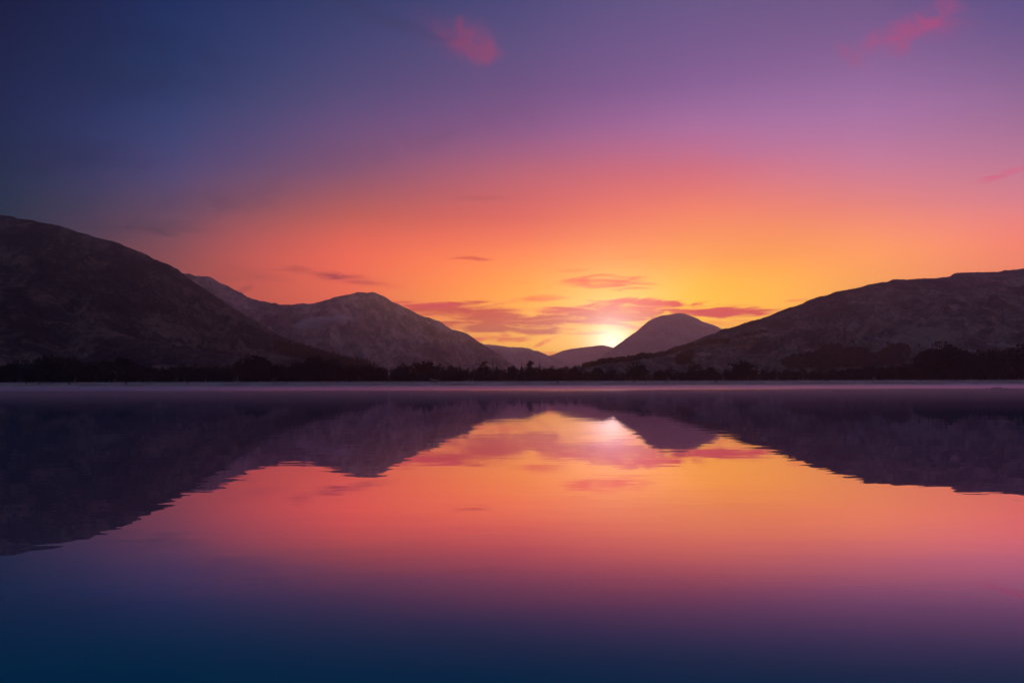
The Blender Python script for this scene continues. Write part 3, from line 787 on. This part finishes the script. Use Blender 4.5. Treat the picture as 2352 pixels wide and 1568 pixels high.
# grass tufts on the bank
rng = np.random.default_rng(3)
nt = 15000
Xt = rng.uniform(-90, 2440, nt); dt = rng.uniform(2, 58, nt)
xt0 = 640 * (Xt - W / 2) / F; Dt = shore_y(xt0) + dt; xt = Dt * (Xt - W / 2) / F
keep = perlin(xt / 14, Dt / 9, 77) + rng.uniform(-.4, .4, nt) > -0.05
xt, Dt = xt[keep], Dt[keep]; nt = len(xt)
zt = ground_z(xt, Dt) + bank_rough(xt, Dt) - 0.05
ht = rng.uniform(0.25, 0.75, nt); wt_ = rng.uniform(0.25, 0.7, nt)
Vt = []; 
for k_ in range(5):
    a = rng.uniform(0, 6.28, nt); l = rng.uniform(0.1, 0.6, nt)
    cx, cy = np.cos(a), np.sin(a)
    base1 = np.stack([xt - cy * wt_ * .18, Dt + cx * wt_ * .18, zt], 1); base2 = np.stack([xt + cy * wt_ * .18, Dt - cx * wt_ * .18, zt], 1)
    tip = np.stack([xt + cx * wt_ * l, Dt + cy * wt_ * l, zt + ht * rng.uniform(.7, 1.1, nt)], 1)
    Vt.append(np.stack([base1, base2, tip], 1).reshape(-1, 3))
Vt = np.concatenate(Vt)
m_tuft = varied('frosted_grass', (0.20, 0.15, 0.13), (0.74, 0.62, 0.57), 0.25)
tf = link_mesh('grass', mesh_np('grass', Vt, np.arange(len(Vt)).reshape(-1, 3)), m_tuft)
tag(tf, 'pale frosted grass tufts covering the far bank', 'grass', kind='stuff')

# stands of trees on the slopes, each reading as one mass
def inside(poly, x, y):
    c = False; j = len(poly) - 1
    for i in range(len(poly)):
        if (poly[i][1] > y) != (poly[j][1] > y) and x < (poly[j][0] - poly[i][0]) * (y - poly[i][1]) / (poly[j][1] - poly[i][1]) + poly[i][0]: c = not c
        j = i
    return c
def stand(name, poly, n, kind, hmin, hmax, mat, label, cat, wide=1.0):
    xs_ = [p[0] for p in poly]; ys_ = [p[1] for p in poly]; parts = []; tries = 0
    while len(parts) < n and tries < n * 12:
        tries += 1
        X = random.uniform(min(xs_), max(xs_)); Y = random.uniform(min(ys_), max(ys_))
        if not inside(poly, X, Y): continue
        p = on_slope(X, Y)
        if p is None or p.y > 5000: continue
        parts.append(placed(random.choice(MINI[kind]), p.x, p.y, p.z - 0.3, random.uniform(hmin, hmax), wide))
    if not parts: return
    V, Fc = merge(parts)
    o = link_mesh(name, mesh_np(name, V, Fc), mat)
    tag(o, label, cat, kind='stuff')
stand('conifer_plantation', [(628,795),(640,790),(680,795),(712,803),(730,812),(775,822),(810,830),(870,838),(880,850),(800,850),(760,838),(720,828),(680,824),(650,815),(632,805)], 900, 'spruce', 9, 15, m_need,
      'dark conifer plantation stretching down the slope below the saddle', 'plantation', 1.2)
stand('hillside_wood', [(1990,832),(2000,826),(2030,818),(2040,806),(2055,802),(2080,802),(2090,812),(2075,835),(2030,842),(1995,842)], 420, 'round', 7, 13, m_scrub,
      'dark clump of scrubby trees climbing the lower moorland slope', 'wood', 1.0)
stand('hillside_wood', [(1800,840),(1830,826),(1870,822),(1893,804),(1930,802),(1935,812),(1960,808),(1990,812),(1990,846),(1900,848),(1800,848)], 520, 'round', 7, 13, m_scrub,
      'wide dark wood on the moorland hill just above the far-bank trees', 'wood', 1.0)
stand('hillside_wood', [(1558,826),(1570,818),(1588,814),(1592,822),(1580,836),(1556,840)], 130, 'round', 7, 12, m_scrub,
      'small dark copse on the slope above the pale knolls', 'wood', 1.0)
stand('scrub_belt', [(1338,843),(1365,836),(1400,829),(1440,825),(1490,818),(1530,812),(1560,800),(1600,789),(1640,783),(1676,780),(1676,786),(1640,790),(1600,797),(1566,806),(1530,818),(1490,824),(1440,831),(1400,834),(1365,841),(1340,846)], 520, 'round', 4, 8, m_scrub,
      'ragged line of dark scrub following the lower edge of the moorland hill', 'scrub', 1.1)
stand('scrub_belt', [(1690,772),(1720,766),(1760,760),(1765,764),(1725,772),(1692,778)], 90, 'round', 3, 7, m_scrub,
      'short strip of scrub higher up the moorland hill above the long line', 'scrub', 1.1)
for k_, (X, Y) in enumerate(((1794, 784), (1960, 790), (1835, 803), (1990, 783), (2170, 713), (1815, 792), (2110, 800), (2040, 792), (1875, 800), (1745, 800))):
    p = on_slope(X, Y)
    if p is not None:
        plant('scrub', 'hillside_bush', p.x, p.y, random.uniform(5, 9), 'dark round bush alone on the open moorland slope', 'bushes on the moorland hill', 0.8, z=p.z)

# ------------------------------------------------------------------ pylons
m_steel = varied('galvanised_steel', (0.05, 0.05, 0.055), (0.11, 0.11, 0.12), 2.0, 0.6)
m_glass = varied('pale_insulator', (0.45, 0.45, 0.48), (0.65, 0.65, 0.68), 3.0, 0.35)
def pylon_meshes():
    P = {}
    def hw(z): return np.interp(z, [0, 24, 40], [3.6, 1.05, 0.55])
    legs = []
    for sx, sy in ((1, 1), (1, -1), (-1, 1), (-1, -1)):
        M_ = MB()
        zs = [0, 8, 16, 24, 32, 40]
        for a, b_ in zip(zs, zs[1:]): M_.tube((sx * hw(a), sy * hw(a), a), (sx * hw(b_), sy * hw(b_), b_), 0.22, 0.20, 4)
        legs.append(M_.mesh('pylon_leg', m_steel))
    M_ = MB(); zs = [0, 5, 9.5, 13.5, 17, 20, 22.5, 24.5, 27, 29.5, 32, 34.5, 37, 40]
    for a, b_ in zip(zs, zs[1:]):
        p, q = hw(a), hw(b_)
        for (s0, s1) in (((1, 1), (1, -1)), ((1, -1), (-1, -1)), ((-1, -1), (-1, 1)), ((-1, 1), (1, 1))):
            M_.tube((s0[0] * p, s0[1] * p, a), (s1[0] * q, s1[1] * q, b_), 0.12, 0.12, 3)
            M_.tube((s1[0] * p, s1[1] * p, a), (s0[0] * q, s0[1] * q, b_), 0.12, 0.12, 3)
            M_.tube((s0[0] * q, s0[1] * q, b_), (s1[0] * q, s1[1] * q, b_), 0.10, 0.10, 3)
    for sx, sy in ((1, 1), (1, -1), (-1, 1), (-1, -1)): M_.tube((sx * .55, sy * .55, 40), (0, 0, 43), 0.12, 0.12, 3)
    brace = M_.mesh('pylon_bracing', m_steel)
    arms = []; ins = []
    for z, L in ((26.5, 3.8), (31.5, 4.6), (36.5, 3.6)):
        M_ = MB()
        for s in (-1, 1):
            for o_ in (-0.6, 0.6):
                M_.tube((s * 0.5, o_, z), (s * L, 0, z + 0.3), 0.13, 0.11, 3); M_.tube((s * 0.5, o_, z + 1.5), (s * L, 0, z + 0.3), 0.12, 0.11, 3)
        arms.append(M_.mesh('pylon_crossarm', m_steel))
        for s in (-1, 1):
            M_ = MB(); zz = z + 0.3
            for i in range(6):
                M_.tube((s * L, 0, zz), (s * L, 0, zz - 0.22), 0.14, 0.26, 6); M_.tube((s * L, 0, zz - 0.22), (s * L, 0, zz - 0.36), 0.26, 0.10, 6); zz -= 0.36
            ins.append(M_.mesh('insulator_string', m_glass))
    return legs, brace, arms, ins
PYL = pylon_meshes()
def pylon(x, y, z, rz, label, s=1.0):
    root = bpy.data.objects.new('lattice_pylon', None); C.objects.link(root)
    root.location = (x, y, z - 0.5); root.rotation_euler = (0, 0, rz); root.scale = (s, s, s)
    tag(root, label, 'pylon', 'pylons crossing the valley')
    for m in PYL[0]: link_mesh('leg', m, None, root)
    link_mesh('bracing', PYL[1], None, root)
    for m in PYL[2]: link_mesh('crossarm', m, None, root)
    for m in PYL[3]: link_mesh('insulator', m, None, root)
for X, D, top, label in ((1132, 1800, 822, 'lattice pylon sticking out of the wood below the steep flank of the peak'),
                         (409, 1330, 812, 'faint lattice pylon before the steep heathery hillside'),
                         (1533, 1140, 826, 'lattice pylon half hidden behind the bare trees near the pale knolls')):
    x = D * (X - W / 2) / F; z = slope_z(x, D)
    ztop = EYE + D * (horizon(X) - top) / F
    pylon(x, D, z, 0.35, label, max(0.5, (ztop - z) / 43.0))
for X, Y, label in ((1940, 806, 'lattice pylon with pale insulators on the open moorland slope'),
                    (2303, 747, 'distant dark lattice pylon higher up the moorland hill')):
    p = on_slope(X, Y)
    if p is not None: pylon(p.x, p.y, p.z, 0.2, label, 0.95)

# ------------------------------------------------------------------ cottage, hut, gate
m_white = varied('white_harling', (0.19, 0.21, 0.22), (0.27, 0.29, 0.31), 1.5)
m_slate = varied('slate', (0.10, 0.105, 0.115), (0.20, 0.21, 0.23), 2.0, 0.6)
m_pane = principled('window_glass', 0.08, (0.02, 0.025, 0.03, 1))[0]
m_wood = varied('weathered_wood', (0.035, 0.028, 0.022), (0.09, 0.07, 0.055), 3.0)
m_tin = varied('pale_roof_sheet', (0.50, 0.47, 0.46), (0.66, 0.62, 0.60), 2.0, 0.45)
m_pale = varied('pale_painted_rail', (0.48, 0.42, 0.33), (0.62, 0.55, 0.44), 4.0, 0.6)

def house(X, D):
    x = D * (X - W / 2) / F; g = float(ground_z(x, D))
    root = bpy.data.objects.new('cottage', None); C.objects.link(root)
    root.location = (x, D, g - 0.1); root.rotation_euler = (0, 0, 0.12)
    tag(root, 'pale gabled cottage with slate roof glimpsed between the dark trees', 'house')
    eave, ridge = 6.2, 10.6
    M_ = MB(); w, d = 3.1, 5.5                                  # gable wing, end wall towards the lake
    M_.box(-w, w, -d, d, 0, eave)
    b = len(M_.v); M_.v += [Vector(p) for p in ((-w, -d, eave), (w, -d, eave), (0, -d, ridge), (-w, d, eave), (w, d, eave), (0, d, ridge))]
    M_.f += [(b, b+1, b+2), (b+3, b+5, b+4)]
    M_.box(w, w + 8.0, -d + 1.6, d - 1.0, 0, 4.6)               # side wing
    link_mesh('wall', M_.mesh('cottage_wall', m_white), None, root)
    R_ = MB()
    for s in (-1, 1):
        a = Vector((0, -d - .35, ridge + .06)); e = Vector((s * (w + .4), -d - .35, eave - .45)); t = Vector((0, 0, .16)); L = Vector((0, 2 * d + .7, 0))
        b = len(R_.v); R_.v += [a, e, e + L, a + L, a + t, e + t, e + L + t, a + L + t]
        for q in ((0,1,2,3),(4,5,6,7),(0,1,5,4),(1,2,6,5),(2,3,7,6)): R_.f += [(b+q[0],b+q[1],b+q[2]),(b+q[0],b+q[2],b+q[3])]
    roof = link_mesh('roof', R_.mesh('cottage_roof', m_slate), None, root)
    R2 = MB(); y0, y1 = -d + 1.3, d - .7; ym = (y0 + y1) / 2
    for ya in (y0, y1):
        b = len(R2.v); R2.v += [Vector(p) for p in ((w - .5, ya, 4.35), (w + 8.3, ya, 4.35), (w + 8.3, ym, 6.9), (w - .5, ym, 6.9), (w - .5, ya, 4.55), (w + 8.3, ya, 4.55), (w + 8.3, ym, 7.1), (w - .5, ym, 7.1))]
        for q in ((0,1,2,3),(4,5,6,7),(0,1,5,4),(1,2,6,5),(3,0,4,7)): R2.f += [(b+q[0],b+q[1],b+q[2]),(b+q[0],b+q[2],b+q[3])]
    link_mesh('roof', R2.mesh('cottage_wing_roof', m_slate), None, root)
    K = MB(); K.box(-.45, .45, d - 1.2, d - .2, ridge - 1.0, ridge + 1.1); link_mesh('chimney', K.mesh('cottage_chimney', m_white), None, roof)
    for (wx, wz) in ((-1.3, 1.2), (1.3, 1.2), (-1.3, 4.0), (1.3, 4.0)):
        q = MB(); q.box(wx - .5, wx + .5, -d - .03, -d + .05, wz, wz + 1.3); o = link_mesh('window', q.mesh('cottage_window', m_pane), None, root)
        q = MB(); q.box(wx - .6, wx + .6, -d - .12, -d + .04, wz - .12, wz - .01); link_mesh('sill', q.mesh('cottage_sill', m_white), None, o)
    for wx in (w + 2.0, w + 6.2):
        q = MB(); q.box(wx - .5, wx + .5, -d + 1.56, -d + 1.64, 1.2, 2.6); link_mesh('window', q.mesh('wing_window', m_pane), None, root)
    q = MB(); q.box(w + 3.6, w + 4.6, -d + 1.55, -d + 1.64, 0, 2.1); link_mesh('door', q.mesh('cottage_door', m_wood), None, root)
house(263, 745)

def hut(X, D):
    x = D * (X - W / 2) / F; g = float(ground_z(x, D))
    root = bpy.data.objects.new('hut', None); C.objects.link(root)
    root.location = (x, D, g - .1); root.rotation_euler = (0, 0, -0.1)
    tag(root, 'low dark hut with a pale sloping roof on the bank edge', 'hut')
    M_ = MB()
    b = 0; M_.v += [Vector(p) for p in ((-2.2,-1.3,0),(2.2,-1.3,0),(2.2,1.3,0),(-2.2,1.3,0),(-2.2,-1.3,1.75),(2.2,-1.3,1.0),(2.2,1.3,1.0),(-2.2,1.3,1.75))]
    for q in ((0,1,5,4),(1,2,6,5),(2,3,7,6),(3,0,4,7),(4,5,6,7)): M_.f += [(q[0],q[1],q[2]),(q[0],q[2],q[3])]
    link_mesh('wall', M_.mesh('hut_wall', m_wood), None, root)
    M_ = MB(); M_.v += [Vector(p) for p in ((-2.6,-1.6,1.84),(2.6,-1.6,.96),(2.6,1.6,.96),(-2.6,1.6,1.84),(-2.6,-1.6,2.06),(2.6,-1.6,1.18),(2.6,1.6,1.18),(-2.6,1.6,2.06))]
    for q in ((0,3,2,1),(4,5,6,7),(0,1,5,4),(1,2,6,5),(2,3,7,6),(3,0,4,7)): M_.f += [(q[0],q[1],q[2]),(q[0],q[2],q[3])]
    link_mesh('roof', M_.mesh('hut_roof', m_tin), None, root)
    M_ = MB(); M_.box(-1.6, -.8, -1.36, -1.28, 0.05, 1.5); link_mesh('door', M_.mesh('hut_door', m_slate), None, root)
hut(997, 652)

def gate(X, D):
    x = D * (X - W / 2) / F; g = float(ground_z(x, D))
    root = bpy.data.objects.new('field_gate', None); C.objects.link(root)
    root.location = (x, D, g - .1)
    tag(root, 'pale rectangular gate frame standing on the grassy bank', 'gate')
    for s in (-1, 1):
        M_ = MB(); M_.box(s * 1.75 - .13, s * 1.75 + .13, -.13, .13, 0, 1.45); link_mesh('post', M_.mesh('gate_post', m_pale), None, root)
    for z, t in ((1.30, .16), (.75, .05), (.35, .05)):
        M_ = MB(); M_.box(-1.62, 1.62, -.06, .06, z - t / 2, z + t / 2); link_mesh('rail', M_.mesh('gate_rail', m_pale), None, root)
gate(1080, 655)

# ------------------------------------------------------------------ rocks breaking the surface
m_rock = varied('wet_rock', (0.010, 0.010, 0.012), (0.04, 0.038, 0.04), 1.5, 0.35)
def rock(X, Y, L, Wd, H, seed, label):
    D = EYE * F / (Y - horizon(X)); x = D * (X - W / 2) / F
    nu, nv = 28, 12; V = []
    for j in range(nv):
        ph = -0.35 * math.pi + (0.85 * math.pi) * j / (nv - 1)
        for i in range(nu):
            th = 2 * math.pi * i / nu
            V.append((math.cos(th) * math.cos(ph), math.sin(th) * math.cos(ph), math.sin(ph)))
    V = np.array(V)
    n = 1 + 0.28 * fbm(V[:, 0] * 1.6 + seed, V[:, 1] * 1.6 + V[:, 2] * 1.9, seed, 4)
    V = V * n[:, None] * np.array([L / 2, Wd / 2, H])
    idx = np.arange(nv * nu).reshape(nv, nu)
    Fc = np.stack([idx[:-1], np.roll(idx, -1, 1)[:-1], np.roll(idx, -1, 1)[1:], idx[1:]], -1).reshape(-1, 4)
    o = link_mesh('rock', mesh_np('rock', V, Fc, True), m_rock, None, (x, D, -0.03))
    tag(o, label, 'rock', 'rocks in the lake')
rock(2291, 892.5, 2.7, 1.6, 0.36, 4, 'long low dark rock just breaking the water near the far bank')
rock(2311, 893.5, 1.3, 1.0, 0.30, 9, 'small round dark rock beside the long low one in the water')

# ------------------------------------------------------------------ air: haze, mist on the water, wisp on the peak
def box_mesh(name, x0, x1, y0, y1, z0, z1):
    M_ = MB(); M_.box(x0, x1, y0, y1, z0, z1); return M_.mesh(name)
def volume(name, density, colour, aniso, noise=None):
    m = bpy.data.materials.new(name); m.use_nodes = True
    t = m.node_tree; t.nodes.clear(); nb = NB(t)
    v = nb.new('ShaderNodeVolumePrincipled')
    v.inputs['Color'].default_value = (*colour, 1); v.inputs['Density'].default_value = density; v.inputs['Anisotropy'].default_value = aniso
    o = nb.new('ShaderNodeOutputMaterial'); t.links.new(v.outputs[0], o.inputs['Volume'])
    if noise: nb.put(v.inputs['Density'], noise(nb))
    return m
HAZE = 8.0e-5
hz = link_mesh('haze', box_mesh('haze', -12000, 12000, -2000, 13000, -5, 740), volume('haze_air', HAZE, (0.98, 0.88, 0.97), 0.80))
tag(hz, 'thin pink evening haze filling the valley air', 'haze', kind='stuff')
ms = link_mesh('mist', box_mesh('mist', -1500, 1500, 75, 640, -0.6, 0.75), volume('water_mist', 0.0044, (1.0, 0.86, 0.80), 0.6))
tag(ms, 'thin layer of mist lying low over the far water', 'mist', kind='stuff')
mb = link_mesh('mist', box_mesh('bank_mist', -1500, 1500, 480, 672, -0.7, 3.1), volume('bank_mist_air', 0.0012, (1.0, 0.88, 0.82), 0.55))
tag(mb, 'faint veil of mist along the bank at the foot of the wood', 'mist', kind='stuff')
def wisp(X, Y, D, rx, ry, rz, dens, seed, label):
    x = D * (X - W / 2) / F; z = EYE + D * (horizon(X) - Y) / F
    def dn(nb):
        oc = nb.new('ShaderNodeTexCoord').outputs['Object']
        s = nb.new('ShaderNodeSeparateXYZ'); nb.l.new(oc, s.inputs[0])
        r = nb.math('ADD', nb.math('ADD', nb.math('POWER', nb.math('DIVIDE', s.outputs[0], rx), 2.0), nb.math('POWER', nb.math('DIVIDE', s.outputs[1], ry), 2.0)), nb.math('POWER', nb.math('DIVIDE', s.outputs[2], rz), 2.0))
        n = nb.noise(nb.xyz(nb.math('ADD', s.outputs[0], seed * 100), s.outputs[1], nb.math('MULTIPLY', s.outputs[2], 2.0)), 0.011, 4.0, 0.6)
        m = nb.math('ADD', nb.math('SUBTRACT', 0.45, r), nb.math('MULTIPLY', nb.math('SUBTRACT', n, 0.5), 3.6))
        m = nb.math('MULTIPLY', m, nb.maprange(r, 0.5, 1.0, 1.0, 0.0))
        return nb.math('MULTIPLY', nb.maprange(m, 0.0, 1.0), dens)
    o = link_mesh('mist', box_mesh('mist_wisp', -rx, rx, -ry, ry, -rz, rz), volume('wisp_mist', dens, (1.0, 0.92, 0.90), 0.3, dn), None, (x, D, z))
    o.data.materials[0].cycles.volume_step_rate = 0.25
    tag(o, label, 'mist', kind='stuff')
wisp(748, 741, 4330, 185, 60, 44, 0.09, 1, 'pale wisp of mist clinging to the flank of the pointed peak')
print('trees', n_bare, n_spr)
